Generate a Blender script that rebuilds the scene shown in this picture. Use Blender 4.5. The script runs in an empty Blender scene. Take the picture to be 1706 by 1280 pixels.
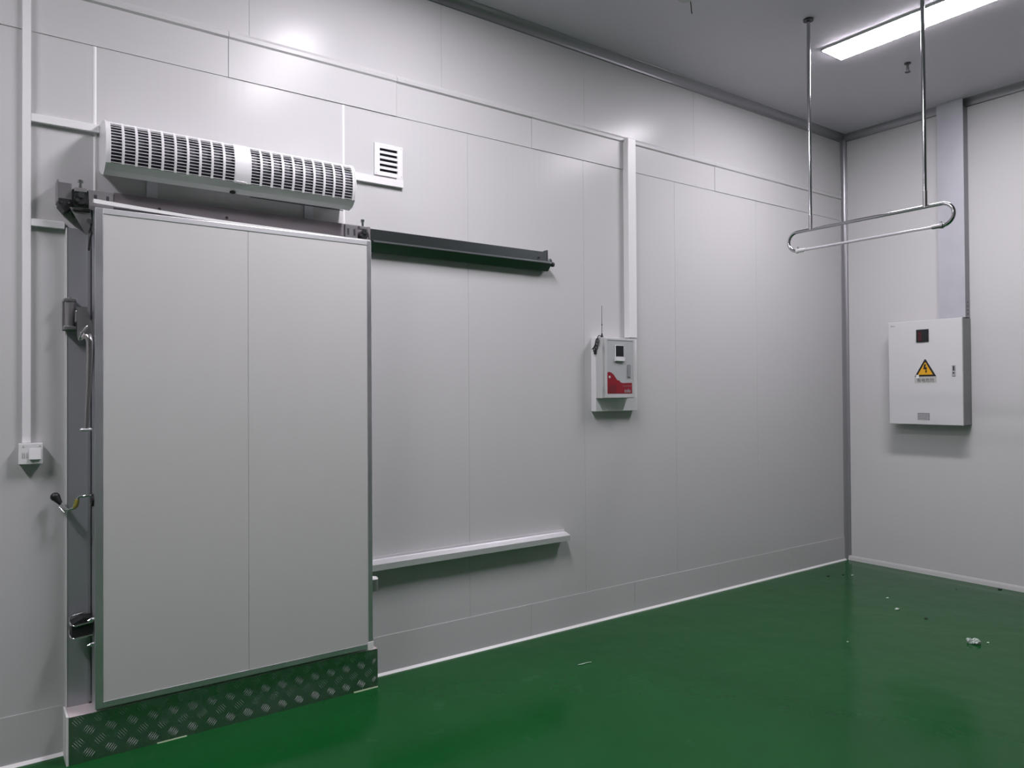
import bpy, bmesh, math, random
from mathutils import Vector, Matrix

random.seed(7)
PI = math.pi
S = bpy.context.scene
COL = S.collection

# ------------------------------------------------------------------ camera
cam_d = bpy.data.cameras.new('camera')
cam_d.sensor_width = 36.0
cam_d.lens = 26.2819
cam_d.clip_start = 0.02
cam = bpy.data.objects.new('camera', cam_d)
COL.objects.link(cam)
_r = Vector((0.81005753, -0.58631441, -0.00649719))
_u = Vector((-0.00124363, -0.01279871, 0.99991732))
_f = Vector((0.58634909, 0.80998247, 0.01109685))
cam.matrix_world = Matrix(((_r.x, _u.x, -_f.x, -6.2996),
                           (_r.y, _u.y, -_f.y, -3.6494),
                           (_r.z, _u.z, -_f.z, 1.5),
                           (0, 0, 0, 1)))
S.camera = cam

# ------------------------------------------------------------------ world, exposure
world = bpy.data.worlds.new('world')
world.use_nodes = True
world.node_tree.nodes['Background'].inputs[0].default_value = (0.02, 0.02, 0.022, 1)
world.node_tree.nodes['Background'].inputs[1].default_value = 0.3
S.world = world
S.view_settings.view_transform = 'Standard'
S.view_settings.look = 'None'
S.view_settings.gamma = 1.0
S.view_settings.use_curve_mapping = False
S.view_settings.exposure = 0.06
LAMP_STRENGTH = 80.0          # emission of the ceiling panel lights
LAMP_COLOR = (1.0, 0.94, 1.02)

H = 3.76                      # ceiling height
XL, YF = -10.8, -8.0           # far left wall, wall behind the camera


# ------------------------------------------------------------------ materials
def mat(name, color, rough=0.5, metal=0.0, spec=0.5, coat=0.0, coat_rough=0.1,
        emit=None, estr=0.0, trans=0.0, bump=None, noise=None, rnoise=None):
    m = bpy.data.materials.new(name)
    m.use_nodes = True
    nt = m.node_tree
    b = nt.nodes['Principled BSDF']
    b.inputs['Base Color'].default_value = (*color, 1)
    b.inputs['Roughness'].default_value = rough
    b.inputs['Metallic'].default_value = metal
    b.inputs['Specular IOR Level'].default_value = spec
    b.inputs['Coat Weight'].default_value = coat
    b.inputs['Coat Roughness'].default_value = coat_rough
    b.inputs['Transmission Weight'].default_value = trans
    if emit:
        b.inputs['Emission Color'].default_value = (*emit, 1)
        b.inputs['Emission Strength'].default_value = estr
    tc = nt.nodes.new('ShaderNodeTexCoord')
    if noise:                                   # (scale, amount): gentle blotches of tone
        n = nt.nodes.new('ShaderNodeTexNoise')
        n.inputs['Scale'].default_value = noise[0]
        n.inputs['Detail'].default_value = 4
        nt.links.new(tc.outputs['Object'], n.inputs['Vector'])
        mx = nt.nodes.new('ShaderNodeMix')
        mx.data_type = 'RGBA'
        k0, k1 = 1 - noise[1], 1 + noise[1]
        mx.inputs['A'].default_value = (*[c * k0 for c in color], 1)
        mx.inputs['B'].default_value = (*[min(1, c * k1) for c in color], 1)
        nt.links.new(n.outputs['Fac'], mx.inputs['Factor'])
        nt.links.new(mx.outputs['Result'], b.inputs['Base Color'])
    if rnoise:                                  # (scale, low, high): uneven gloss
        n = nt.nodes.new('ShaderNodeTexNoise')
        n.inputs['Scale'].default_value = rnoise[0]
        n.inputs['Detail'].default_value = 5
        nt.links.new(tc.outputs['Object'], n.inputs['Vector'])
        mr = nt.nodes.new('ShaderNodeMapRange')
        mr.inputs['From Min'].default_value = 0.3
        mr.inputs['From Max'].default_value = 0.7
        mr.inputs['To Min'].default_value = rnoise[1]
        mr.inputs['To Max'].default_value = rnoise[2]
        nt.links.new(n.outputs['Fac'], mr.inputs['Value'])
        nt.links.new(mr.outputs['Result'], b.inputs['Roughness'])
    if bump:                                    # (scale, distance)
        n = nt.nodes.new('ShaderNodeTexNoise')
        n.inputs['Scale'].default_value = bump[0]
        n.inputs['Detail'].default_value = 3
        nt.links.new(tc.outputs['Object'], n.inputs['Vector'])
        bp = nt.nodes.new('ShaderNodeBump')
        bp.inputs['Distance'].default_value = bump[1]
        bp.inputs['Strength'].default_value = 1.0
        nt.links.new(n.outputs['Fac'], bp.inputs['Height'])
        nt.links.new(bp.outputs['Normal'], b.inputs['Normal'])
    return m


def ribbed(name, color, rough, axis, ribs=0.00006, spec=0.18):
    """painted sheet steel with very shallow vertical ribs and a faint waviness"""
    m = mat(name, color, rough, spec=spec)
    nt = m.node_tree
    b = nt.nodes['Principled BSDF']
    tc = nt.nodes.new('ShaderNodeTexCoord')
    w = nt.nodes.new('ShaderNodeTexWave')
    w.bands_direction = axis
    w.inputs['Scale'].default_value = 7.48
    nt.links.new(tc.outputs['Object'], w.inputs['Vector'])
    n = nt.nodes.new('ShaderNodeTexNoise')
    n.inputs['Scale'].default_value = 1.3
    n.inputs['Detail'].default_value = 2
    nt.links.new(tc.outputs['Object'], n.inputs['Vector'])
    b1 = nt.nodes.new('ShaderNodeBump')
    b1.inputs['Distance'].default_value = ribs
    nt.links.new(w.outputs['Fac'], b1.inputs['Height'])
    b2 = nt.nodes.new('ShaderNodeBump')
    b2.inputs['Distance'].default_value = 0.0018
    nt.links.new(n.outputs['Fac'], b2.inputs['Height'])
    nt.links.new(b1.outputs['Normal'], b2.inputs['Normal'])
    nt.links.new(b2.outputs['Normal'], b.inputs['Normal'])
    return m


M_WALL = ribbed('painted_panel', (0.56, 0.56, 0.56), 0.24, 'X', 0.00012)
M_WALLY = ribbed('painted_panel_side', (0.62, 0.62, 0.62), 0.30, 'Y')
M_CEIL = ribbed('painted_panel_overhead', (0.62, 0.595, 0.65), 0.34, 'X', 0.00005)
M_FLASH = mat('painted_flashing', (0.56, 0.56, 0.56), 0.30, spec=0.17, bump=(2.2, 0.003))
M_COVE = mat('anodised_cove', (0.33, 0.33, 0.35), 0.30, metal=0.45)
M_SEAL = mat('white_sealant', (0.80, 0.80, 0.79), 0.45)
M_PVC = mat('white_pvc', (0.78, 0.775, 0.78), 0.38)
M_WHITE = mat('white_enamel', (0.74, 0.74, 0.75), 0.30)
M_DOOR = mat('door_skin', (0.56, 0.56, 0.55), 0.42, bump=(1.6, 0.003))
M_ALU = mat('aluminium', (0.66, 0.67, 0.70), 0.33, metal=0.9, rnoise=(6, 0.27, 0.40))
M_ALUW = mat('pale_aluminium', (0.80, 0.80, 0.82), 0.35, metal=0.6)
M_ALUD = mat('mill_aluminium', (0.50, 0.52, 0.54), 0.28, metal=0.95)
M_JAMB = mat('jamb_aluminium', (0.47, 0.48, 0.51), 0.34, metal=0.5)
M_RAIL = mat('rail_aluminium', (0.14, 0.16, 0.158), 0.29, metal=0.95)
M_STEEL = mat('zinc_steel', (0.40, 0.39, 0.40), 0.34, metal=0.85)
M_COVER = mat('cover_sheet', (0.26, 0.235, 0.25), 0.4, metal=0.4)
M_DKST = mat('dark_steel', (0.075, 0.07, 0.08), 0.4, metal=0.6)
M_STEELP = mat('satin_steel', (0.52, 0.50, 0.50), 0.22, metal=1.0)
M_TUBE = mat('chromed_tube', (0.50, 0.50, 0.52), 0.13, metal=1.0)
M_BODY = mat('cabinet_body_grey', (0.24, 0.25, 0.25), 0.4)
M_BOX = mat('box_enamel', (0.52, 0.53, 0.53), 0.36)
M_CHROME = mat('polished_steel', (0.80, 0.80, 0.82), 0.10, metal=1.0)
M_TREAD = mat('tread_plate', (0.40, 0.42, 0.42), 0.24, metal=0.95, rnoise=(9, 0.2, 0.34))
M_TREADBAR = mat('tread_bar', (0.66, 0.68, 0.68), 0.26, metal=0.55)  # paler than the plate: the glint on the bars is put into the colour
M_BLACK = mat('black_rubber', (0.012, 0.012, 0.013), 0.45)
M_DARK = mat('dark_cavity', (0.020, 0.020, 0.026), 0.6)
M_FAN = mat('blower_interior', (0.020, 0.020, 0.032), 0.5)
M_GALV = mat('galvanised_sheet', (0.62, 0.63, 0.67), 0.38, metal=0.7, noise=(5, 0.10))
M_GALVD = mat('galvanised_edge', (0.30, 0.30, 0.32), 0.35, metal=0.8)
M_CAB = mat('cabinet_enamel', (0.66, 0.665, 0.67), 0.36)
M_GREYP = mat('grey_panel', (0.44, 0.46, 0.46), 0.35)
M_RED = mat('red_print', (0.25, 0.008, 0.018), 0.35)
M_REDL = mat('dull_red_print', (0.16, 0.010, 0.018), 0.4)
M_SCREEN = mat('display_window', (0.010, 0.014, 0.016), 0.15)
M_LED = mat('dim_red_digits', (0.10, 0.004, 0.012), 0.4, emit=(0.5, 0.0, 0.03), estr=0.10)
M_YEL = mat('warning_yellow', (0.78, 0.40, 0.010), 0.45)
M_INK = mat('black_ink', (0.010, 0.010, 0.010), 0.5)
M_PAPER = mat('label_grey', (0.50, 0.50, 0.48), 0.5)
M_PLATE = mat('name_plate', (0.26, 0.265, 0.28), 0.4)
M_GLASS = mat('frosted_quartz', (0.86, 0.83, 0.88), 0.15, trans=0.35)
M_BADGE = mat('chrome_badge', (0.75, 0.75, 0.75), 0.2, metal=0.8)
M_CHIP = mat('white_scrap', (0.50, 0.58, 0.52), 0.7)
M_YELTAG = mat('yellow_sleeve', (0.30, 0.28, 0.06), 0.45)
M_OLIVE = mat('sill_board', (0.62, 0.56, 0.56), 0.45)
M_FOAM = mat('sealing_bead', (0.26, 0.34, 0.20), 0.6)


def floor_material():
    m = mat('green_epoxy', (0.010, 0.10, 0.030), 0.2, spec=0.14)
    nt = m.node_tree
    b = nt.nodes['Principled BSDF']
    tc = nt.nodes.new('ShaderNodeTexCoord')
    n1 = nt.nodes.new('ShaderNodeTexNoise')
    n1.inputs['Scale'].default_value = 2.2
    n1.inputs['Detail'].default_value = 6
    n1.inputs['Roughness'].default_value = 0.6
    nt.links.new(tc.outputs['Object'], n1.inputs['Vector'])
    mx = nt.nodes.new('ShaderNodeMix')
    mx.data_type = 'RGBA'
    mx.inputs['A'].default_value = (0.0040, 0.066, 0.013, 1)
    mx.inputs['B'].default_value = (0.0070, 0.092, 0.020, 1)
    nt.links.new(n1.outputs['Fac'], mx.inputs['Factor'])
    # scattered pale scuffs with a shape of their own
    n2 = nt.nodes.new('ShaderNodeTexNoise')
    n2.inputs['Scale'].default_value = 7.0
    n2.inputs['Detail'].default_value = 5
    nt.links.new(tc.outputs['Object'], n2.inputs['Vector'])
    mr = nt.nodes.new('ShaderNodeMapRange')
    mr.inputs['From Min'].default_value = 0.66
    mr.inputs['From Max'].default_value = 0.80
    mr.inputs['To Min'].default_value = 0.0
    mr.inputs['To Max'].default_value = 0.45
    nt.links.new(n2.outputs['Fac'], mr.inputs['Value'])
    mx2 = nt.nodes.new('ShaderNodeMix')
    mx2.data_type = 'RGBA'
    mx2.inputs['B'].default_value = (0.04, 0.13, 0.065, 1)
    nt.links.new(mr.outputs['Result'], mx2.inputs['Factor'])
    nt.links.new(mx.outputs['Result'], mx2.inputs['A'])
    nt.links.new(mx2.outputs['Result'], b.inputs['Base Color'])
    mr2 = nt.nodes.new('ShaderNodeMapRange')
    mr2.inputs['From Min'].default_value = 0.3
    mr2.inputs['From Max'].default_value = 0.7
    mr2.inputs['To Min'].default_value = 0.12
    mr2.inputs['To Max'].default_value = 0.20
    nt.links.new(n1.outputs['Fac'], mr2.inputs['Value'])
    nt.links.new(mr2.outputs['Result'], b.inputs['Roughness'])
    n3 = nt.nodes.new('ShaderNodeTexNoise')
    n3.inputs['Scale'].default_value = 3.5
    n3.inputs['Detail'].default_value = 2
    nt.links.new(tc.outputs['Object'], n3.inputs['Vector'])
    bp = nt.nodes.new('ShaderNodeBump')
    bp.inputs['Distance'].default_value = 0.004
    nt.links.new(n3.outputs['Fac'], bp.inputs['Height'])
    nt.links.new(bp.outputs['Normal'], b.inputs['Normal'])
    return m


M_FLOOR = floor_material()


# ------------------------------------------------------------------ mesh helpers
class MB:
    """collects shapes given in room coordinates and links them as ONE mesh object"""
    def __init__(self):
        self.bm = bmesh.new()

    def box(self, x0, x1, y0, y1, z0, z1, bev=0.0, seg=2):
        t = bmesh.new()
        bmesh.ops.create_cube(t, size=1)
        for v in t.verts:
            v.co = Vector(((x0 + x1) / 2 + v.co.x * abs(x1 - x0),
                           (y0 + y1) / 2 + v.co.y * abs(y1 - y0),
                           (z0 + z1) / 2 + v.co.z * abs(z1 - z0)))
        if bev:
            bmesh.ops.bevel(t, geom=t.edges[:], offset=bev, segments=seg, affect='EDGES', profile=0.5)
        self.add(t)
        return self

    def add(self, t):
        me = bpy.data.meshes.new('tmp')
        t.to_mesh(me)
        t.free()
        self.bm.from_mesh(me)
        bpy.data.meshes.remove(me)

    def prism(self, prof, axis, a0, a1, smooth=False):
        """closed outline prof swept straight along an axis; prof pairs are the two other coordinates in xyz order"""
        def P(p, a):
            return Vector({'x': (a, p[0], p[1]), 'y': (p[0], a, p[1]), 'z': (p[0], p[1], a)}[axis])
        t = bmesh.new()
        A = [t.verts.new(P(p, a0)) for p in prof]
        B = [t.verts.new(P(p, a1)) for p in prof]
        n = len(prof)
        for i in range(n):
            f = t.faces.new((A[i], A[(i + 1) % n], B[(i + 1) % n], B[i]))
            f.smooth = smooth
        t.faces.new([t.verts.new(v.co) for v in A])
        t.faces.new([t.verts.new(v.co) for v in reversed(B)])
        bmesh.ops.recalc_face_normals(t, faces=t.faces[:])
        self.add(t)
        return self

    def strip(self, prof, axis, a0, a1, th=0.002):
        """open outline given a thickness"""
        left, right = [], []
        for i, p in enumerate(prof):
            p0 = Vector(prof[max(i - 1, 0)])
            p1 = Vector(prof[min(i + 1, len(prof) - 1)])
            d = (p1 - p0).normalized()
            nrm = Vector((-d.y, d.x)) * th / 2
            left.append(Vector(p) + nrm)
            right.append(Vector(p) - nrm)
        return self.prism([tuple(q) for q in left + right[::-1]], axis, a0, a1)

    def tube(self, pts, r, seg=12, caps=True):
        """round bar through pts; r is one radius or one per point"""
        pts = [Vector(p) for p in pts]
        rs = r if isinstance(r, (list, tuple)) else [r] * len(pts)
        t = bmesh.new()
        rings = []
        up = None
        for i, p in enumerate(pts):
            d = (pts[min(i + 1, len(pts) - 1)] - pts[max(i - 1, 0)]).normalized()
            if up is None:
                up = Vector((0, 0, 1)) if abs(d.z) < 0.9 else Vector((0, 1, 0))
            s = d.cross(up).normalized()
            up = s.cross(d).normalized()
            rings.append([t.verts.new(p + (s * math.cos(2 * PI * k / seg) + up * math.sin(2 * PI * k / seg)) * rs[i]) for k in range(seg)])
        for a, b in zip(rings, rings[1:]):
            for k in range(seg):
                t.faces.new((a[k], a[(k + 1) % seg], b[(k + 1) % seg], b[k])).smooth = True
        if caps:
            t.faces.new([t.verts.new(v.co) for v in rings[0][::-1]])
            t.faces.new([t.verts.new(v.co) for v in rings[-1]])
        bmesh.ops.recalc_face_normals(t, faces=t.faces[:])
        self.add(t)
        return self

    def ball(self, c, r, sx=1, sy=1, sz=1):
        t = bmesh.new()
        bmesh.ops.create_uvsphere(t, u_segments=16, v_segments=10, radius=r)
        for v in t.verts:
            v.co = Vector((c[0] + v.co.x * sx, c[1] + v.co.y * sy, c[2] + v.co.z * sz))
        for f in t.faces:
            f.smooth = True
        self.add(t)
        return self

    def build(self, name, m, parent=None, origin=None):
        me = bpy.data.meshes.new(name)
        o = bpy.data.objects.new(name, me)
        COL.objects.link(o)
        if parent is not None:
            off = Vector(parent['_o'])
            o.parent = parent
            o['_o'] = tuple(off)
        else:
            off = Vector(origin) if origin else Vector((0, 0, 0))
            o.location = off
            o['_o'] = tuple(off)
        bmesh.ops.translate(self.bm, verts=self.bm.verts[:], vec=-off)
        self.bm.to_mesh(me)
        self.bm.free()
        me.materials.append(m)
        return o


def tag(o, label, cat, group=None, kind=None):
    o['label'] = label
    o['category'] = cat
    if group:
        o['group'] = group
    if kind:
        o['kind'] = kind
    return o


def thing(name, loc, label, cat, group=None, kind=None):
    o = bpy.data.objects.new(name, None)
    o.empty_display_size = 0.1
    COL.objects.link(o)
    o.location = loc
    o['_o'] = tuple(loc)
    return tag(o, label, cat, group, kind)


def struct(mb, name, m):
    o = mb.build(name, m)
    o['kind'] = 'structure'
    return o


def arc(c, r, a0, a1, n, f):
    return [f(c[0] + r * math.cos(a0 + (a1 - a0) * i / n), c[1] + r * math.sin(a0 + (a1 - a0) * i / n)) for i in range(n + 1)]


# ================================================================== the room
struct(MB().box(XL, 0.1, YF, 0.1, -0.12, 0.0), 'floor', M_FLOOR)
struct(MB().box(XL, 0.1, YF, 0.1, H, H + 0.1), 'ceiling', M_CEIL)

w = MB()
w.box(XL, 0.1, 0.004, 0.1, 0.0, H)
seams = [XL, -8.50, -7.65, -6.80, -5.868, -4.731, -3.966, -3.077, -2.208, -1.266, 0.0]
for a, b in zip(seams, seams[1:]):
    w.box(a + 0.0005, b - 0.0005, 0.0, 0.006, 0.0, 3.06, 0.0007, 1)
ups = [XL, -8.43, -7.36, -6.285, -5.212, -4.138, -3.064, -1.99, -0.927, 0.0]
for a, b in zip(ups, ups[1:]):
    w.box(a + 0.0005, b - 0.0005, 0.0, 0.006, 3.10, H, 0.0007, 1)
struct(w, 'wall_back', M_WALL)

w = MB()
w.box(0.004, 0.1, YF, 0.0, 0.0, H)
ys = [YF, -7.40, -6.48, -5.56, -4.64, -3.72, -2.80, -1.88, 0.0]
for a, b in zip(ys, ys[1:]):
    w.box(0.0, 0.006, a + 0.0008, b - 0.0008, 0.0, H, 0.0006, 1)
struct(w, 'wall_right', M_WALLY)
struct(MB().box(XL - 0.1, XL, YF, 0.0, 0.0, H), 'wall_left', M_WALLY)
struct(MB().box(XL, 0.1, YF - 0.1, YF, 0.0, H), 'wall_front', M_WALL)

# sealant beads in the wall joints that catch the light
n = 1
for x in (-5.868, -4.731):
    z0 = 2.21 if x < -4.5 else 0.21
    struct(MB().strip([(x - 0.006, -0.0005), (x, -0.0030), (x + 0.006, -0.0005)], 'z', z0, 3.004, 0.0012), 'trim_%d' % n, M_SEAL)
    n += 1

# girth flashing on the back wall, in lengths that meet at the joints
cuts = [XL, -7.05, -5.311, -4.424, -3.499, -2.62, -1.764, -0.88, -0.05]
for i, (a, b) in enumerate(zip(cuts, cuts[1:])):
    d = -0.0035 if i % 2 else -0.0055
    m = MB().prism([(0.0, 3.006), (d, 3.006), (d, 3.188), (-0.014, 3.196), (-0.014, 3.214), (0.0, 3.232)], 'x', a + 0.001, b - 0.001)
    struct(m, 'trim_%d' % n, M_FLASH)
    n += 1

# base flashing along the back wall, interrupted by the door sill
for i, (a, b) in enumerate([(XL, -7.6), (-7.6, -5.985), (-4.605, -3.524), (-3.524, -2.64), (-2.64, -1.759), (-1.759, -0.863), (-0.863, -0.04)]):
    d = -0.0022 if i % 2 else -0.0032
    struct(MB().prism([(0.0, 0.0), (d, 0.0), (d, 0.205), (0.0, 0.205)], 'x', a + 0.001, b - 0.001), 'baseboard_back_%d' % (i + 1), M_FLASH)
# white sealant bead between floor and wall
for a, b in ((XL, -5.985), (-4.605, -0.03)):
    struct(MB().prism([(0.0, 0.0), (-0.017, 0.0), (-0.011, 0.006), (-0.006, 0.011), (0.0, 0.011)], 'x', a, b), 'trim_%d' % n, M_SEAL)
    n += 1
struct(MB().prism([(0.0, 0.0), (-0.016, 0.0), (-0.010, 0.026), (-0.004, 0.038), (0.0, 0.040)], 'y', YF, -0.02), 'baseboard_right', M_FLASH)

# coves: ceiling to wall and the vertical inside corner
R = 0.055
prof = arc((-R, H - R), R, 0, PI / 2, 8, lambda y, z: (y, z)) + [(0.0, H)]
struct(MB().prism(prof, 'x', XL, 0.0, True), 'trim_%d' % n, M_COVE); n += 1
struct(MB().prism(prof, 'y', YF, 0.0, True), 'trim_%d' % n, M_COVE); n += 1
R2 = 0.042
prof = arc((-R2, -R2), R2, 0, PI / 2, 8, lambda x, y: (x, y)) + [(0.0, 0.0)]
struct(MB().prism(prof, 'z', 0.0, H - 0.03, True), 'trim_%d' % n, M_COVE); n += 1

# ================================================================== ceiling lights
def ceiling_light(x, label, output=1.0):
    y0, y1 = -2.08, -0.867
    t = thing('ceiling_light', (x, (y0 + y1) / 2, H), label, 'light', 'ceiling panel lights')
    f = MB()
    w2 = 0.118
    for a in ((x - w2, x - w2 + 0.008, y0, y1), (x + w2 - 0.008, x + w2, y0, y1),
              (x - w2 + 0.008, x + w2 - 0.008, y0, y0 + 0.008), (x - w2 + 0.008, x + w2 - 0.008, y1 - 0.008, y1)):
        f.box(*a, H - 0.011, H - 0.0002)
    f.build('frame', M_WHITE, t)
    MB().box(x - w2 + 0.0085, x + w2 - 0.0085, y0 + 0.0085, y1 - 0.0085, H - 0.016, H - 0.0004).build('diffuser', mat('lit_diffuser', (0.9, 0.9, 0.9), 0.5, emit=LAMP_COLOR, estr=LAMP_STRENGTH * output), t)


ceiling_light(-1.6225, 'long bright white panel light in the ceiling beside the hanging tube lamp', 0.82)
ceiling_light(-4.61, 'white ceiling panel light above the sliding door, its glare on the wall')
ceiling_light(-7.68, 'white ceiling panel light farthest from the corner, outside the photo')

# ================================================================== door frame, sill
FR = thing('door_casing', (-5.30, 0, 0.20), 'flat aluminium jamb strip on the wall behind the sliding door', 'door frame', kind='thing')
MB().box(-5.972, -5.880, -0.016, 0.0, 0.196, 2.205, 0.0015, 1).box(-5.900, -5.888, -0.030, -0.016, 0.21, 2.20).build('jamb', M_JAMB, FR)
MB().box(-5.979, -5.9725, -0.018, 0.0, 0.196, 2.205).build('edge_bead', M_SEAL, FR)['label'] = 'thin white edge bead'
MB().box(-4.74, -4.648, -0.016, 0.0, 0.21, 2.205, 0.0015, 1).build('jamb', M_JAMB, FR)
MB().box(-5.88, -4.74, -0.016, 0.0, 2.12, 2.205, 0.0015, 1).build('head_rail', M_JAMB, FR)
# latch keeper with its roller
k = MB()
k.box(-5.992, -5.944, -0.030, -0.018, 1.768, 1.902, 0.003)
k.box(-5.990, -5.944, -0.078, -0.030, 1.888, 1.902, 0.002)
k.box(-5.990, -5.944, -0.078, -0.030, 1.772, 1.786, 0.002)
k = k.build('latch_keeper', M_STEEL, FR)
MB().tube([(-5.966, -0.056, 1.786), (-5.966, -0.056, 1.888)], 0.0195, 16).build('roller', M_STEEL, k)
MB().tube([(-5.966, -0.056, 1.887), (-5.966, -0.056, 1.907)], 0.007, 10).build('pin', M_CHROME, k)

SL = thing('door_sill', (-5.297, -0.07, 0.0), 'raised sill under the sliding door faced with tread plate', 'sill')
MB().box(-5.977, -4.614, -0.134, -0.128, 0.0, 0.192).box(-5.977, -4.614, -0.1275, -0.001, 0.0, 0.186).build('tread_plate', M_TREAD, SL)
MB().box(-5.977, -4.614, -0.133, -0.0015, 0.1925, 0.196, 0.001, 1).build('sill_board', M_OLIVE, SL)
MB().box(-5.986, -5.9775, -0.132, -0.001, 0.0, 0.197).build('end_board', M_SEAL, SL)
MB().prism([(-0.138, 0.0), (-0.134, 0.0), (-0.134, 0.004)], 'x', -5.65, -5.53).prism([(-0.139, 0.0), (-0.134, 0.0), (-0.134, 0.005)], 'x', -4.745, -4.614).build('sealing_bead', M_FOAM, SL)
# raised five-bar pattern, alternating lean; one lean kept thin so it shows no glint
tb = MB()
for row in range(5):
    for c in range(34):
        lean = 1 if row % 2 == 0 else -1
        cx = -5.985 + 0.080 * c + (0.040 if row % 2 else 0.0)
        cz = 0.036 + row * 0.046
        if cz > 0.176 or cx > -4.62:
            continue
        for q in range(-2, 3):
            L = 0.017 - 0.002 * abs(q)
            ux, uz = math.cos(math.radians(52)) * lean, math.sin(math.radians(52))
            ox, oz = cx + q * 0.0085 * lean * 0.8, cz - q * 0.0085 * 0.62
            p0 = (ox - ux * L, -0.1342, oz - uz * L)
            p1 = (ox, -0.1354, oz)
            p2 = (ox + ux * L, -0.1342, oz + uz * L)
            if min(p0[0], p2[0]) < -5.976 or max(p0[0], p2[0]) > -4.615 or p0[2] < 0.002:
                continue
            tb.tube([p0, p1, p2], [0.0005, 0.0017 if lean > 0 else 0.0008, 0.0005], 6)
tb.build('tread_bars', M_TREADBAR, SL)

# ================================================================== sliding door leaf
DX0, DX1, DZ0, DZ1 = -5.888, -4.656, 0.216, 2.272
YFR, YBK = -0.170, -0.068
D = thing('sliding_door', ((DX0 + DX1) / 2, -0.116, DZ0), 'large pale sliding cold room door leaf in aluminium edging', 'door', kind='thing')
core = MB().box(DX0 + 0.004, -5.2703, YFR + 0.003, YBK, DZ0 + 0.004, DZ1 - 0.004, 0.001, 1)
core.box(-5.2692, DX1 - 0.004, YFR + 0.003, YBK, DZ0 + 0.004, DZ1 - 0.004, 0.001, 1)
core.build('leaf', M_DOOR, D)
fw = 0.030
MB().box(DX0, DX0 + fw, YFR, YFR + 0.006, DZ0, DZ1, 0.002).box(DX0, DX0 + 0.003, YFR + 0.004, YBK, DZ0, DZ1).build('edge_strip', M_ALU, D)
MB().box(DX1 - 0.024, DX1, YFR, YFR + 0.006, DZ0, DZ1, 0.002).box(DX1 - 0.003, DX1, YFR + 0.004, YBK, DZ0, DZ1).build('edge_strip', M_ALU, D)
MB().box(DX0 + fw, DX1 - 0.024, YFR, YFR + 0.006, DZ1 - 0.024, DZ1, 0.002).box(DX0 + 0.003, DX1 - 0.003, YFR + 0.004, YBK, DZ1 - 0.004, DZ1).build('edge_strip', M_ALUW, D)
MB().box(DX0 + fw, DX1 - 0.024, YFR, YFR + 0.006, DZ0, DZ0 + 0.026, 0.002).box(DX0 + 0.003, DX1 - 0.003, YFR + 0.004, YBK, DZ0, DZ0 + 0.004).build('edge_strip', M_ALU, D)
MB().box(DX1 - 0.030, DX1 + 0.002, YFR - 0.003, YFR - 0.0005, DZ0 - 0.002, DZ0 + 0.034, 0.001, 1).build('corner_cap', M_SEAL, D)
g = MB().box(DX0 + 0.006, DX0 + 0.034, YBK + 0.001, -0.020, DZ0 - 0.006, DZ1 - 0.08, 0.008)
g.build('gasket', M_BLACK, D)
# pale top strip, sprung up at its left end
t = bmesh.new()
N = 30
vs = []
for i in range(N + 1):
    u = i / N
    x = DX0 - 0.004 + u * (DX1 - DX0)
    lift = 0.030 * max(0.0, 1 - u / 0.42) ** 1.4
    th = 0.004 + 0.013 * max(0.0, 1 - u / 0.9)
    z0, z1 = DZ1 + 0.0005 + lift * 0.55, DZ1 + 0.0005 + lift * 0.55 + th
    vs.append([t.verts.new((x, y, z)) for y, z in ((YFR + 0.001, z0), (YFR + 0.001, z1), (YFR + 0.030, z1 + 0.004), (YFR + 0.030, z0 + 0.004))])
for a, b in zip(vs, vs[1:]):
    for q in range(4):
        t.faces.new((a[q], a[(q + 1) % 4], b[(q + 1) % 4], b[q]))
t.faces.new(vs[0]); t.faces.new(vs[-1][::-1])
bmesh.ops.recalc_face_normals(t, faces=t.faces[:])
m = MB(); m.add(t)
m.build('top_strip', M_SEAL, D)['label'] = 'white strip springing up at its left end'

# roller hangers
def hanger(x0, x1, xb, side):
    """x0..x1 slotted plate, xb the wheel and bolt; side -1 puts the wheel left of the plate"""
    h = MB()
    zt, zb = 2.352, DZ1 + 0.001
    h.box(x0, x1, -0.118, -0.112, zb - 0.004, zt, 0.001, 1)
    e = x0 if side > 0 else x1
    h.box(e - 0.0015, e + 0.0015, -0.118, -0.096, zb, zt)
    h.box(xb - 0.022, xb + 0.022, -0.124, -0.098, zt - 0.014, zt + 0.002, 0.002)
    h = h.build('hanger', M_STEEL, D)
    for q in (0.22, 0.72) if side > 0 else (0.28, 0.78):
        sx = x0 + (x1 - x0) * q
        MB().box(sx - 0.005, sx + 0.005, -0.1195, -0.1175, zb + 0.028, zt - 0.018, 0.002).build('slot', M_DARK, h)
    MB().tube([(xb, -0.112, zt - 0.06), (xb, -0.112, zt + 0.026)], 0.0065, 10).tube([(xb, -0.112, zt + 0.026), (xb, -0.112, zt + 0.036)], 0.0115, 6).build('bolt', M_CHROME, h)
    MB().tube([(xb, -0.130, zt - 0.044), (xb, -0.088, zt - 0.044)], 0.023, 20).build('wheel', M_BLACK, h)
    MB().tube([(xb, -0.139, zt - 0.030), (xb, -0.130, zt - 0.030)], 0.013, 6).tube([(xb - 0.012, -0.136, zt - 0.052), (xb - 0.012, -0.130, zt - 0.052)], 0.008, 6).build('nut', M_CHROME, h)
    return h


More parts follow.
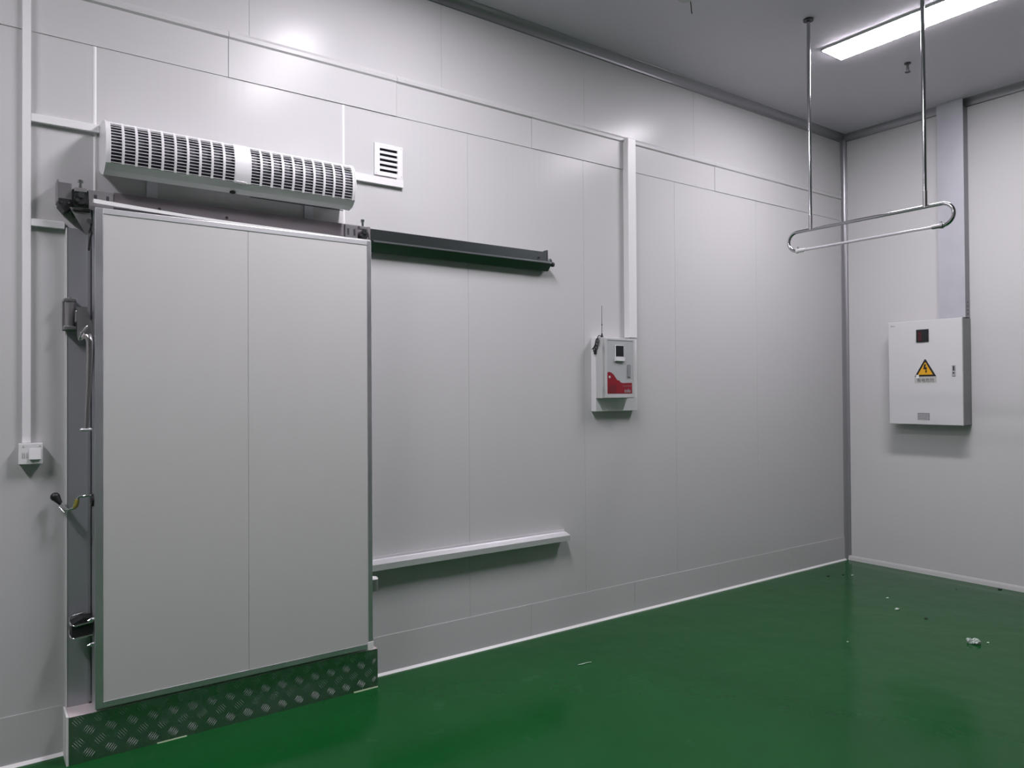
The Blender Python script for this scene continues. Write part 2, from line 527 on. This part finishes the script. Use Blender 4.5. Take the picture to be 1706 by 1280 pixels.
hanger(-4.772, -4.706, -4.676, 1)
MB().tube([(-4.650, -0.112, 2.345), (-4.642, -0.112, 2.31), (-4.636, -0.114, 2.262)], 0.003, 8).build('wire_clip', M_CHROME, D)
hl = hanger(-5.905, -5.815, -5.934, -1)
MB().prism([(-5.972, 2.272), (-5.897, 2.276), (-5.894, 2.235), (-5.905, 2.170), (-5.914, 2.170)], 'y', -0.112, -0.104).build('gusset', M_STEEL, hl)
MB().box(-5.962, -5.898, -0.122, -0.096, 2.258, 2.272, 0.003).build('shelf', M_BLACK, hl)
MB().tube([(-5.903, -0.118, 2.222), (-5.903, -0.108, 2.222)], 0.010, 8).build('nut', M_CHROME, hl)
MB().tube([(-5.905, -0.118, 2.172), (-5.899, -0.118, 2.195), (-5.893, -0.116, 2.172), (-5.900, -0.114, 2.152), (-5.904, -0.112, 2.10)], 0.004, 8).build('cord_loop', M_BLACK, hl)

# lever latch at the leading edge
a = MB()
a.prism([(-5.946, 1.862), (-5.908, 1.866), (-5.906, 1.812), (-5.894, 1.812), (-5.889, 1.792), (-5.889, 1.745), (-5.912, 1.742), (-5.936, 1.722), (-5.944, 1.740)], 'y', -0.112, -0.086)
a.box(-5.952, -5.930, -0.108, -0.080, 1.80, 1.85, 0.004)
a = a.build('lever_bracket', M_STEEL, D)
MB().tube([(-5.940, -0.118, 1.728), (-5.928, -0.122, 1.755), (-5.908, -0.122, 1.785)], [0.004, 0.006, 0.005], 8).build('cam_edge', M_CHROME, a)
lv = [(-5.930, -0.110, 1.732), (-5.920, -0.124, 1.744), (-5.908, -0.136, 1.742), (-5.902, -0.140, 1.720), (-5.902, -0.141, 1.66), (-5.906, -0.142, 1.55), (-5.912, -0.142, 1.44), (-5.916, -0.141, 1.365)]
MB().tube(lv, [0.009, 0.013, 0.0150, 0.0150, 0.0140, 0.0115, 0.0090, 0.0072], 14).build('lever', M_STEELP, a)
MB().tube([(-5.932, -0.141, 1.358), (-5.902, -0.141, 1.358)], 0.0065, 10).ball((-5.902, -0.141, 1.358), 0.008).ball((-5.932, -0.141, 1.358), 0.007).build('tip', M_ALUW, a)
# lower pull: plate, bent rod, black grip
p = MB().tube([(-5.886, -0.116, 1.064), (-5.896, -0.116, 1.064)], 0.026, 20).build('pull_rose', M_BLACK, D)
MB().tube([(-5.896, -0.116, 1.082), (-5.906, -0.116, 1.084), (-5.936, -0.100, 1.082), (-5.940, -0.098, 1.076)], 0.0055, 10).tube([(-5.940, -0.098, 1.080), (-5.949, -0.096, 1.046)], 0.0055, 10).build('pull_rod', M_CHROME, p)
MB().tube([(-5.944, -0.098, 1.070), (-5.949, -0.096, 1.044), (-5.956, -0.094, 1.034)], [0.009, 0.010, 0.006], 10).build('sleeve', M_YELTAG, p)
MB().tube([(-5.953, -0.094, 1.035), (-5.976, -0.086, 1.028), (-5.986, -0.080, 1.030)], [0.005, 0.006, 0.004], 10).tube([(-5.976, -0.086, 1.030), (-5.997, -0.066, 1.056)], 0.0045, 8).tube([(-5.988, -0.088, 1.018), (-6.004, -0.070, 1.040)], 0.0045, 8).build('link', M_CHROME, p)
MB().ball((-6.018, -0.050, 1.082), 0.018, 1, 0.9, 1).tube([(-6.016, -0.052, 1.080), (-5.999, -0.066, 1.052)], [0.017, 0.007], 12).build('grip', M_BLACK, p)
# lower stop on the leading edge: rubber block inside wire loops
q = MB().prism([(-5.966, 0.508), (-5.892, 0.516), (-5.892, 0.582), (-5.925, 0.586), (-5.966, 0.566)], 'y', -0.126, -0.050).build('stop_block', M_BLACK, D)
for z in (0.560, 0.508):
    MB().tube([(-5.892, -0.130, z + 0.006), (-5.955, -0.130, z - 0.002), (-5.968, -0.122, z + 0.004), (-5.972, -0.100, z + 0.012), (-5.968, -0.060, z + 0.018), (-5.955, -0.046, z + 0.022), (-5.906, -0.046, z + 0.030)], 0.0035, 8).build('wire_loop', M_CHROME, q)
for z in (0.575, 0.474):
    MB().tube([(-5.886, -0.130, z), (-5.900, -0.130, z)], 0.010, 6).tube([(-5.900, -0.130, z), (-5.908, -0.130, z - 0.004)], 0.006, 8).build('bolt', M_CHROME, q)
# roller cap low at the trailing edge
r = MB().tube([(-4.628, -0.112, 0.488), (-4.628, -0.112, 0.548)], 0.026, 18).box(DX1, -4.628, -0.130, -0.094, 0.50, 0.545).build('guide_roller', M_STEEL, D)
MB().tube([(-4.628, -0.112, 0.548), (-4.628, -0.112, 0.556)], [0.027, 0.022], 18).build('roller_cap', M_SEAL, r)

# ================================================================== rails
RL = thing('door_track', (-4.6, 0, 2.26), 'long dark metal overhead track carrying the sliding door along the wall', 'door track')
tr = MB()
tr.strip([(-0.014, 2.368), (-0.034, 2.366), (-0.036, 2.302), (-0.052, 2.290), (-0.069, 2.300), (-0.075, 2.297), (-0.073, 2.288), (-0.038, 2.249), (-0.004, 2.252)], 'x', -5.955, -3.405, 0.004)
tr.box(-5.955, -3.407, -0.014, 0.0, 2.262, 2.366)
tr = tr.build('track', M_RAIL, RL)
MB().box(-4.60, -3.405, -0.0785, -0.0765, 2.290, 2.298, 0.0008, 1).build('lip', M_ALUD, tr)
MB().box(-5.80, -4.60, -0.040, -0.034, 2.369, 2.373).box(-5.80, -4.60, -0.0405, -0.0375, 2.304, 2.369).build('cover_plate', M_COVER, tr)
for x in (-5.62, -5.33, -3.475):
    MB().tube([(x, -0.0425, 2.326), (x, -0.036, 2.326)], 0.007, 8).build('bolt', M_DARK, tr)
st = MB().box(-6.012, -5.962, -0.092, -0.002, 2.306, 2.376, 0.003).box(-6.014, -6.010, -0.094, -0.004, 2.296, 2.385).build('end_stop', M_STEEL, RL)
MB().prism([(-6.010, 2.305), (-5.962, 2.305), (-5.962, 2.276), (-5.978, 2.262), (-5.990, 2.258), (-6.010, 2.282)], 'y', -0.094, -0.010).build('buffer', M_BLACK, st)
for x in (-6.000, -5.974):
    MB().tube([(x, -0.098, 2.292), (x, -0.094, 2.292)], 0.0045, 8).build('screw', M_CHROME, st)
st = MB().box(-3.412, -3.404, -0.040, 0.0, 2.262, 2.380, 0.002).prism([(-3.416, 2.296), (-3.398, 2.296), (-3.398, 2.312), (-3.408, 2.322)], 'y', -0.07, -0.05).build('end_stop', M_RAIL, RL)
MB().tube([(-3.420, -0.062, 2.288), (-3.382, -0.062, 2.288)], 0.008, 8).tube([(-3.394, -0.062, 2.288), (-3.380, -0.062, 2.288)], 0.015, 6).build('bolt', M_DARK, st)

GR = MB()
GR.prism([(-0.0, 0.632), (-0.006, 0.632), (-0.010, 0.620), (-0.028, 0.618), (-0.066, 0.604), (-0.066, 0.572), (-0.058, 0.572), (-0.058, 0.596), (-0.012, 0.604), (-0.0, 0.604)], 'x', -4.640, -3.262)
GR = GR.build('guide_rail', M_ALUW, None, (-3.95, 0, 0.572))
tag(GR, 'short pale guide rail low on the wall right of the door', 'rail')

# ================================================================== air curtain
AX0, AX1 = -5.852, -4.752
AC = thing('air_curtain', ((AX0 + AX1) / 2, 0, 2.43), 'long white air curtain unit with slatted grilles above the door', 'air curtain')
outer = [(0.0, 2.470), (-0.050, 2.446), (-0.120, 2.424), (-0.160, 2.436), (-0.188, 2.460), (-0.201, 2.500), (-0.204, 2.540), (-0.199, 2.580), (-0.184, 2.615), (-0.155, 2.640), (-0.110, 2.655), (-0.05, 2.660), (0.0, 2.660)]


_c = [Vector(q) for q in outer]
fine = []
for i in range(4, 10):
    p0, p1, p2, p3 = _c[i - 1] if i > 4 else _c[4], _c[i], _c[i + 1], _c[i + 2]
    for k in range(5):
        u = k / 5
        fine.append(tuple(0.5 * ((2 * p1) + (p2 - p0) * u + (2 * p0 - 5 * p1 + 4 * p2 - p3) * u * u + (3 * p1 - p0 - 3 * p2 + p3) * u ** 3)))
OUT = outer[:4] + fine + outer[10:]


def on_curve(s):
    """point and outward normal on the front of the unit; s 0 at the bottom lip, 1 near the top"""
    pts = [Vector(q) for q in fine[:26]]
    L = [0]
    for a_, b_ in zip(pts, pts[1:]):
        L.append(L[-1] + (b_ - a_).length)
    d = s * L[-1]
    for i in range(len(pts) - 1):
        if d <= L[i + 1] + 1e-9:
            f = (d - L[i]) / (L[i + 1] - L[i])
            p_ = pts[i].lerp(pts[i + 1], f)
            e = (pts[i + 1] - pts[i]).normalized()
            return p_, Vector((-e.y, e.x))
    return pts[-1], Vector((-1, 0))


shell = MB()
GX = [(-5.838, -5.332), (-5.268, -4.764)]
for a, b in ((AX0 + 0.006, GX[0][0]), (GX[0][1], GX[1][0]), (GX[1][1], AX1 - 0.006)):
    shell.prism(OUT, 'x', a, b, False)
for a, b in GX:        # body behind the grilles keeps its lower and upper skins
    shell.prism([(0, 2.470), (-0.05, 2.446), (-0.12, 2.424), (-0.16, 2.436), (-0.188, 2.460), (-0.175, 2.464), (-0.11, 2.45), (0, 2.49)], 'x', a, b, False)
    shell.prism([(0, 2.66), (-0.05, 2.66), (-0.11, 2.655), (-0.155, 2.640), (-0.172, 2.6265), (-0.155, 2.622), (-0.10, 2.635), (0, 2.64)], 'x', a, b, False)
sh = shell.build('housing', M_WHITE, AC)
MB().prism([(0.0, 2.488), (-0.09, 2.468), (-0.168, 2.474), (-0.182, 2.505), (-0.185, 2.540), (-0.180, 2.578), (-0.166, 2.608), (-0.14, 2.620), (0.0, 2.630)], 'x', GX[0][0] + 0.001, GX[1][1] - 0.001, True).build('interior', M_FAN, sh)
NB, NS = 10, 14
for a, b in GX:
    gm = MB()
    pitch = (b - a) / NB
    for i in range(NB + 1):                   # upright bars following the curve
        xc = a + pitch * i
        hw = 0.0048
        pr, back = [], []
        for j in range(13):
            pt, nm = on_curve(j / 12)
            pr.append(tuple(pt + nm * 0.0008))
            back.append(tuple(pt - nm * 0.007))
        gm.prism(pr + back[::-1], 'x', max(a, xc - hw), min(b, xc + hw), False)
    for j in range(NS + 1):                   # thin slats across
        pt, nm = on_curve(0.02 + 0.96 * j / NS)
        tz = Vector((-nm.y, nm.x))
        th = 0.0013
        q0, q1 = pt + tz * th, pt - tz * th
        gm.prism([tuple(q0), tuple(q1), tuple(q1 - nm * 0.0025), tuple(q0 - nm * 0.0025)], 'x', a, b)
    gm.build('grille', M_WHITE, AC)
for a, b in ((AX0, AX0 + 0.0055), (AX1 - 0.0055, AX1)):
    MB().prism([(y * 1.012, 2.54 + (z - 2.54) * 1.015) for y, z in OUT], 'x', a, b).build('end_cap', M_WHITE, AC)
MB().box(-5.334, -5.282, -0.1915, -0.185, 2.456, 2.466, 0.002).build('badge', M_BADGE, AC)['label'] = 'small silver badge'
MB().ball((-5.330, -0.138, 2.424), 0.010, 1.4, 1, 0.7).build('sensor_eye', M_BLACK, AC)
MB().strip([(-0.116, 2.4205), (-0.100, 2.424)], 'x', -5.24, AX1 - 0.03, 0.003).build('outlet_slot', M_DARK, AC)
for a in (-5.668, -4.947):
    MB().box(a, a + 0.045, -0.018, -0.0005, 2.375, 2.60, 0.001, 1).build('mounting_bar', M_GALV, AC)

# ================================================================== cable trunking, switch, vent
G_TR = 'white cable trunking on the back wall'


def trunk(boxes, label, origin):
    m_ = MB()
    for b_ in boxes:
        m_.box(*b_, 0.0015, 1)
    return tag(m_.build('cable_trunking', M_PVC, None, origin), label, 'cable trunking', G_TR)


trunk([(-6.131, -6.101, -0.022, -0.0005, 1.306, H - 0.02)], 'tall narrow vertical white trunking dropping to the wall switch', (-6.116, 0, 1.306))
trunk([(-6.1005, -5.853, -0.022, -0.0005, 2.627, 2.660)], 'short horizontal white trunking joining the air curtain at its left end', (-5.97, 0, 2.627))
trunk([(-6.1005, -5.981, -0.022, -0.0005, 2.196, 2.226)], 'short horizontal white trunking ending at the door jamb', (-6.04, 0, 2.196))
trunk([(-4.751, -4.393, -0.020, -0.0005, 2.616, 2.656), (-4.433, -4.393, -0.018, -0.0005, 2.656, 2.664)], 'white trunking from the air curtain to under the vent grille', (-4.57, 0, 2.616))
trunk([(-2.718, -2.644, -0.050, -0.0005, 1.862, 3.212)], 'wide white vertical trunking above the small control box', (-2.68, 0, 1.862))

SW = thing('light_switch', (-6.1025, 0, 1.222), 'white square surface switch at the foot of the tall trunking', 'switch')
MB().box(-6.143, -6.062, -0.036, -0.0005, 1.222, 1.3045, 0.002).build('back_box', M_PVC, SW)
f = MB().box(-6.144, -6.061, -0.044, -0.0365, 1.221, 1.3055, 0.002).build('face_plate', M_PVC, SW)
MB().prism([(-0.0445, 1.2405), (-0.054, 1.2405), (-0.047, 1.281), (-0.0445, 1.281)], 'x', -6.108, -6.068).build('rocker', M_WHITE, SW)
for x in (-6.132, -6.125, -6.117):
    MB().box(x, x + 0.0025, -0.0455, -0.0442, 1.246, 1.268).build('slot', M_GREYP, f)
for x in (-6.128, -6.0705):
    MB().tube([(x, -0.0462, 1.294), (x, -0.0441, 1.294)], 0.0028, 10).build('screw', M_GREYP, f)

VG = thing('vent_grille', (-4.478, 0, 2.664), 'small square white louvred vent grille beside the air curtain', 'vent')
v = MB()
v.box(-4.560, -4.530, -0.014, -0.0005, 2.666, 2.838, 0.001, 1)
v.box(-4.425, -4.394, -0.014, -0.0005, 2.666, 2.838, 0.001, 1)
v.box(-4.530, -4.425, -0.014, -0.0005, 2.826, 2.838, 0.001, 1)
v.box(-4.530, -4.425, -0.014, -0.0005, 2.666, 2.688, 0.001, 1)
v.box(-4.552, -4.440, -0.019, -0.014, 2.664, 2.684, 0.001, 1)
v = v.build('frame', M_PVC, VG)
for x, z in ((-4.553, 2.676), (-4.403, 2.828), (-4.403, 2.676)):
    MB().tube([(x, -0.0155, z), (x, -0.0139, z)], 0.0025, 8).build('screw', M_GREYP, v)
MB().box(-4.530, -4.425, -0.003, -0.0006, 2.688, 2.826).build('cavity', M_DARK, VG)
for i in range(5):
    z = 2.694 + i * 0.0278
    MB().prism([(-0.004, z + 0.022), (-0.0135, z + 0.007), (-0.0145, z + 0.0085), (-0.0145, z + 0.020), (-0.0055, z + 0.0245)], 'x', -4.530, -4.425).build('louvre', M_PVC, VG)

# ================================================================== small control box on the back wall
CB = thing('control_box', (-2.86, 0, 1.37), 'small white control box with red panel below wide trunking', 'control box')
MB().box(-3.020, -2.643, -0.045, -0.0005, 1.372, 1.852, 0.002).build('back_box', M_WHITE, CB)
MB().box(-3.020, -2.738, -0.103, -0.0455, 1.457, 1.850, 0.003).build('case', M_BOX, CB)
dr = MB()
X0, X1, Z0, Z1 = -3.000, -2.732, 1.460, 1.847
dr.box(X0, X1, -0.108, -0.1035, Z0, Z1, 0.001, 1)
for b_ in ((X0, X0 + 0.020, Z0, Z1), (X1 - 0.016, X1, Z0, Z1), (X0 + 0.020, X1 - 0.016, Z0, Z0 + 0.018), (X0 + 0.020, X1 - 0.016, Z1 - 0.014, Z1)):
    dr.box(b_[0], b_[1], -0.112, -0.1082, b_[2], b_[3], 0.001, 1)
dr = dr.build('door', M_BOX, CB)
MB().box(X0 + 0.0205, X1 - 0.0165, -0.1095, -0.1082, Z0 + 0.0185, Z1 - 0.0145).build('front_sheet', M_GREYP, dr)
# red printed wave
wave = [(-2.978, 1.487), (-2.978, 1.624), (-2.962, 1.628), (-2.944, 1.624), (-2.922, 1.610), (-2.902, 1.586), (-2.890, 1.574), (-2.876, 1.574), (-2.860, 1.560), (-2.842, 1.556), (-2.758, 1.558), (-2.758, 1.487)]
MB().prism(wave, 'y', -0.1103, -0.1096).build('red_print', M_RED, dr)
MB().prism([(-2.972, 1.490), (-2.972, 1.530), (-2.940, 1.545), (-2.905, 1.548), (-2.898, 1.490)], 'y', -0.1106, -0.1104).build('print_figure', M_REDL, dr)
MB().box(-2.966, -2.952, -0.1106, -0.1104, 1.588, 1.602, 0.0).build('print_mark', M_CHIP, dr)
mk = MB()
for x in (-2.826, -2.810, -2.796, -2.782):
    mk.box(x, x + 0.010, -0.1106, -0.1104, 1.494, 1.510 + 0.010 * random.random())
mk.box(-2.842, -2.764, -0.1106, -0.1104, 1.536, 1.538)
mk.build('print_mark', M_PLATE, dr)
ds = MB().box(-2.912, -2.836, -0.117, -0.1096, 1.700, 1.802, 0.003).prism([(-0.124, 1.700), (-0.1096, 1.696), (-0.1096, 1.724), (-0.124, 1.724)], 'x', -2.914, -2.834).build('display', M_WHITE, CB)
MB().box(-2.908, -2.840, -0.1184, -0.1171, 1.728, 1.799, 0.001, 1).build('screen', M_SCREEN, ds)
MB().box(-2.798, -2.776, -0.119, -0.1096, 1.594, 1.678, 0.003).build('door_handle', M_PLATE, dr)['label'] = 'grey bar handle'
for z in (1.52, 1.79):
    MB().tube([(-3.004, -0.110, z - 0.02), (-3.004, -0.110, z + 0.02)], 0.0035, 8).build('hinge', M_GREYP, CB)

AN = thing('antenna', (-3.009, -0.095, 1.8505), 'thin black whip antenna standing on the small control box', 'antenna')
MB().tube([(-3.009, -0.095, 1.8505), (-3.009, -0.095, 1.862), (-3.009, -0.095, 1.876)], [0.009, 0.007, 0.004], 10).build('base', M_BLACK, AN)
MB().tube([(-3.009, -0.095, 1.874), (-3.009, -0.095, 1.925), (-3.009, -0.095, 2.056)], [0.0022, 0.0018, 0.0012], 6).tube([(-3.009, -0.095, 1.925), (-3.009, -0.095, 1.937)], 0.0034, 6).build('whip', M_BLACK, AN)
cb = []
for i in range(40):
    u = i / 39
    cb.append((-3.0295 - 0.0045 * math.sin(u * 7), -0.090 + 0.055 * u + 0.014 * math.sin(u * 26), 1.862 - 0.080 * u + 0.020 * math.cos(u * 26) - 0.02))
MB().tube([(-3.018, -0.095, 1.858)] + cb, 0.0032, 6).box(-3.030, -3.0225, -0.058, -0.038, 1.742, 1.772, 0.002).build('cable', M_BLACK, AN)

# ================================================================== electric cabinet on the right wall
EC = thing('electric_cabinet', (0, -0.76, 1.22), 'white electric cabinet with yellow warning triangle on the right wall', 'cabinet')
CY0, CY1, CZ0, CZ1, CD = -1.040, -0.474, 1.222, 2.052, -0.150
MB().box(CD + 0.012, -0.0005, CY0 + 0.002, CY1 - 0.002, CZ0 + 0.002, CZ1 - 0.002, 0.003).build('body', M_BODY, EC)
dr = MB().box(CD - 0.006, CD + 0.0115, CY0, CY1, CZ0, CZ1, 0.003).build('door', M_CAB, EC)
FX = CD - 0.006
mt = MB().box(FX - 0.008, FX - 0.0002, -0.795, -0.699, 1.879, 1.980, 0.002).build('digital_meter', M_BLACK, EC)
MB().box(FX - 0.0092, FX - 0.0081, -0.789, -0.705, 1.885, 1.974, 0.001, 1).build('screen', M_SCREEN, mt)
dg = MB()
for r_ in range(3):
    for c_ in range(2):
        y, z = -0.718 - c_ * 0.014, 1.958 - r_ * 0.026
        for (a0, a1, b0, b1) in ((0, 0.009, 0, 0.002), (0, 0.009, -0.009, -0.007), (0, 0.009, -0.018, -0.016), (0, 0.002, -0.018, 0), (0.007, 0.009, -0.018, 0)):
            dg.box(FX - 0.0097, FX - 0.0093, y - a1, y - a0, z + b0, z + b1)
dg.build('digits', M_LED, mt)


def tri(cy, cz, hw, ht, x0, x1):
    return MB().prism([(x, y_) for x, y_ in ((cy - hw, cz), (cy + hw, cz), (cy + 0.004, cz + ht), (cy - 0.004, cz + ht))], 'x', x0, x1)


ws = MB().box(FX - 0.0010, FX - 0.0001, -0.849, -0.681, 1.553, 1.606).build('warning_sign', M_PAPER, EC)
tri(-0.765, 1.604, 0.083, 0.137, FX - 0.0016, FX - 0.0003).build('triangle', M_INK, ws)['label'] = 'black triangle border'
tri(-0.765, 1.6185, 0.058, 0.096, FX - 0.0022, FX - 0.0017).build('triangle_field', M_YEL, ws)['label'] = 'yellow field of the triangle'
bolt = [(-0.758, 1.702), (-0.772, 1.702), (-0.766, 1.676), (-0.779, 1.678), (-0.774, 1.650), (-0.780, 1.650), (-0.770, 1.628), (-0.764, 1.650), (-0.769, 1.650), (-0.766, 1.663), (-0.750, 1.660)]
MB().prism(bolt, 'x', FX - 0.0027, FX - 0.0023).build('lightning_bolt', M_INK, ws)
MB().box(FX - 0.0030, FX - 0.0017, -0.716, -0.693, 1.592, 1.618).build('white_sticker', M_SEAL, ws)


def lettering(txt, size, height, width, name, m_, parent, place):
    cu = bpy.data.curves.new('lettering', 'FONT')
    cu.body = txt
    cu.size = size
    o = bpy.data.objects.new('lettering', cu)
    COL.objects.link(o)
    bpy.context.view_layer.update()
    dgp = bpy.context.evaluated_depsgraph_get()
    me = bpy.data.meshes.new_from_object(o.evaluated_get(dgp))
    bpy.data.objects.remove(o)
    xs = [v_.co.x for v_ in me.vertices] or [0, 1]
    ys_ = [v_.co.y for v_ in me.vertices] or [0, 1]
    sx, sy = width / (max(xs) - min(xs)), height / (max(ys_) - min(ys_))
    off = Vector(parent['_o'])
    for v_ in me.vertices:
        v_.co = Vector(place((v_.co.x - min(xs)) * sx, (v_.co.y - min(ys_)) * sy)) - off
    me.materials.append(m_)
    o = bpy.data.objects.new(name, me)
    COL.objects.link(o)
    o.parent = parent
    o['_o'] = tuple(off)
    return o


lettering('有电危险', 0.05, 0.030, 0.132, 'lettering', M_INK, ws, lambda u, v_: (FX - 0.0014, -0.700 - u, 1.560 + v_))
pl_ = MB().box(FX - 0.0015, FX - 0.0001, -0.794, -0.702, 1.257, 1.314).build('name_plate', M_PLATE, EC)
ln = MB()
for i in range(4):
    z = 1.303 - i * 0.0125
    y = -0.708
    while y > -0.785:
        L = 0.006 + 0.010 * random.random()
        ln.box(FX - 0.0018, FX - 0.0016, max(-0.789, y - L), y, z - 0.006, z)
        y -= L + 0.004
ln.build('plate_marks', M_PAPER, pl_)
sm = MB()
for i in range(4):
    sm.box(FX - 0.0005, FX - 0.0001, -0.502 - i * 0.010, -0.494 - i * 0.010, 2.016 + 0.003 * (i % 2), 2.027 - 0.002 * i)
sm.build('corner_mark', M_PLATE, EC)
lk = MB().box(FX - 0.0040, FX - 0.0001, -0.990, -0.964, 1.602, 1.688, 0.0018).build('lock', M_CHROME, dr)
MB().tube([(FX - 0.006, -0.977, 1.628), (FX - 0.004, -0.977, 1.628)], 0.006, 12).build('keyhole', M_BLACK, lk)
MB().box(FX - 0.0055, FX - 0.0041, -0.982, -0.972, 1.645, 1.682, 0.001).build('lever', M_DARK, lk)

DU = thing('cable_duct', (0, -0.94, 2.06), 'flat galvanised duct rising from the white electric cabinet to the ceiling', 'cable duct')
TY0, TY1 = -1.034, -0.838
MB().box(-0.080, -0.076, TY0, TY1, 2.058, H - 0.001, 0.001, 1).build('cover', M_GALV, DU)
MB().box(-0.0757, -0.0005, TY0 + 0.001, TY0 + 0.004, 2.058, H - 0.056).box(-0.0757, -0.0005, TY1 - 0.004, TY1 - 0.001, 2.058, H - 0.056).build('side_wall', M_GALVD, DU)
hh = MB()
for i in range(4):
    hh.tube([(-0.040, TY0 + 0.0012, 2.085 + i * 0.030), (-0.040, TY0 - 0.0003, 2.085 + i * 0.030)], 0.006, 10)
hh.build('knockout', M_DARK, DU)

# ================================================================== hanging tube lamp
UX, ZT, ZB = -2.171, 2.476, 2.360
RR = (ZT - ZB) / 2
UV = thing('hanging_lamp', (UX, -1.38, H), 'chrome tube lamp on a looped rail hung from the ceiling by two poles', 'lamp')
for y in (-1.048, -1.720):
    po = MB().tube([(UX, y, ZT + 0.006), (UX, y, H - 0.006)], 0.0105, 14).build('pole', M_TUBE, UV)
    MB().tube([(UX, y, H - 0.010), (UX, y, H - 0.0003)], 0.030, 20).build('ceiling_flange', M_DKST, po)
    MB().tube([(UX, y, ZT - 0.004), (UX, y, ZT + 0.085)], 0.0118, 14).build('sleeve', M_STEEL, po)
zc = (ZT + ZB) / 2
loop = arc((-1.806, zc), RR, -PI / 2 - 0.0, -3 * PI / 2, 14, lambda y, z: (UX, y, z)) + arc((-0.956, zc), RR, PI / 2, -PI / 2, 14, lambda y, z: (UX, y, z))
MB().tube(loop, 0.0100, 14).build('loop_rail', M_TUBE, UV)
for y, s_ in ((-0.956, -1), (-1.806, 1)):
    so = MB().tube([(UX, y - 0.004 * s_, ZB), (UX, y + 0.008 * s_, ZB)], [0.015, 0.015], 12).tube([(UX, y + 0.008 * s_, ZB), (UX, y + 0.050 * s_, ZB)], 0.0115, 12).build('lamp_holder', M_SEAL if s_ < 0 else M_STEEL, UV)
    MB().box(UX - 0.006, UX + 0.006, y + 0.006 * s_ - 0.004, y + 0.006 * s_ + 0.004, ZB + 0.012, ZB + 0.024).build('clip', M_STEEL, so)
MB().tube([(UX, -1.757, ZB), (UX, -1.005, ZB)], 0.0078, 14).build('glass_tube', M_GLASS, UV)

# ================================================================== small ceiling fittings
SP = thing('sprinkler_head', (-1.054, -1.094, H), 'small dark sprinkler head under the ceiling near the panel light', 'sprinkler')
MB().tube([(-1.054, -1.094, H - 0.0003), (-1.054, -1.094, H - 0.006)], 0.022, 14).tube([(-1.054, -1.094, H - 0.006), (-1.054, -1.094, H - 0.034)], [0.009, 0.007], 10).build('body', M_DKST, SP)
MB().tube([(-1.062, -1.094, H - 0.028), (-1.070, -1.094, H - 0.045), (-1.056, -1.094, H - 0.060)], 0.0035, 8).tube([(-1.046, -1.094, H - 0.028), (-1.038, -1.094, H - 0.045), (-1.052, -1.094, H - 0.060)], 0.0035, 8).build('yoke', M_DKST, SP)
MB().tube([(-1.054, -1.094, H - 0.060), (-1.054, -1.094, H - 0.064)], 0.018, 12).build('deflector', M_DKST, SP)
DT = thing('ceiling_rose', (-2.99, -0.80, H), 'round grey ceiling fitting at the top edge with a short dark wire', 'ceiling fitting')
MB().tube([(-2.99, -0.80, H - 0.0003), (-2.99, -0.80, H - 0.016), (-2.99, -0.80, H - 0.022)], [0.048, 0.046, 0.034], 24).build('base', M_GREYP, DT)
MB().tube([(-2.955, -0.80, H - 0.016), (-2.94, -0.79, H - 0.020), (-2.915, -0.772, H - 0.030), (-2.895, -0.757, H - 0.042), (-2.888, -0.755, H - 0.054)], 0.0028, 8).build('wire', M_BLACK, DT)

# ================================================================== scraps on the floor
def scrap(x, y, r_, m_, label, flat=0.35, n_=7, cat='scrap', pieces=1):
    t_ = bmesh.new()
    for k_ in range(pieces):
        cx, cy = (x, y) if k_ == 0 else (x + random.uniform(-1, 1) * r_ * 0.9, y + random.uniform(-1, 1) * r_ * 0.9)
        rr = r_ if pieces == 1 else r_ * random.uniform(0.35, 0.6)
        ret = bmesh.ops.create_icosphere(t_, subdivisions=2, radius=rr)
        for v_ in ret['verts']:
            k = 1 + random.uniform(-0.35, 0.35)
            v_.co = Vector((cx + v_.co.x * k, cy + v_.co.y * k * 0.8, max(0.0006, (v_.co.z * k + rr * 0.8) * flat)))
    m2 = MB()
    m2.add(t_)
    return tag(m2.build('floor_scrap', m_, None, (x, y, 0.0006)), label, cat, 'scraps on the green floor')


scrap(-1.495, -1.656, 0.030, M_CHIP, 'largest pale crumpled scrap on the floor below the cabinet', 0.95, pieces=11)
scrap(-1.43, -1.70, 0.008, M_CHIP, 'tiny pale crumb right beside the largest crumpled scrap')
scrap(-1.178, -1.040, 0.017, M_CHIP, 'round white crumb on the floor between corner and largest scrap')
scrap(-0.956, -0.855, 0.011, M_CHIP, 'small white crumb just behind the round white crumb')
scrap(-2.070, -1.196, 0.006, M_CHIP, 'lone tiny white speck on the floor well out from the corner')
scrap(-0.520, -0.345, 0.010, M_CHIP, 'white speck on the floor close to the room corner')
scrap(-0.560, -0.290, 0.010, M_BLACK, 'black speck touching the white speck near the room corner')
scrap(-0.691, -0.239, 0.012, M_BLACK, 'black crumb on the floor by the back wall near the corner')
scrap(-1.230, -1.255, 0.013, M_BLACK, 'black crumb on open floor in front of the round white crumb', 0.25)
scrap(-0.060, -1.241, 0.016, M_BLACK, 'black crumb tucked against the base of the right wall', 0.3)
scrap(-0.307, -1.040, 0.007, M_BLACK, 'small black crumb on floor under the electric cabinet', 0.3)
sc = MB().tube([(-3.600, -0.522, 0.003), (-3.575, -0.530, 0.004), (-3.545, -0.526, 0.003), (-3.515, -0.534, 0.003)], [0.002, 0.003, 0.0022, 0.002], 6).build('floor_scrap', M_CHIP, None, (-3.56, -0.528, 0.001))
tag(sc, 'thin white sliver on the floor in front of the guide rail', 'scrap', 'scraps on the green floor')

for o in bpy.data.objects:          # drop the builders' own bookkeeping
    if '_o' in o:
        del o['_o']
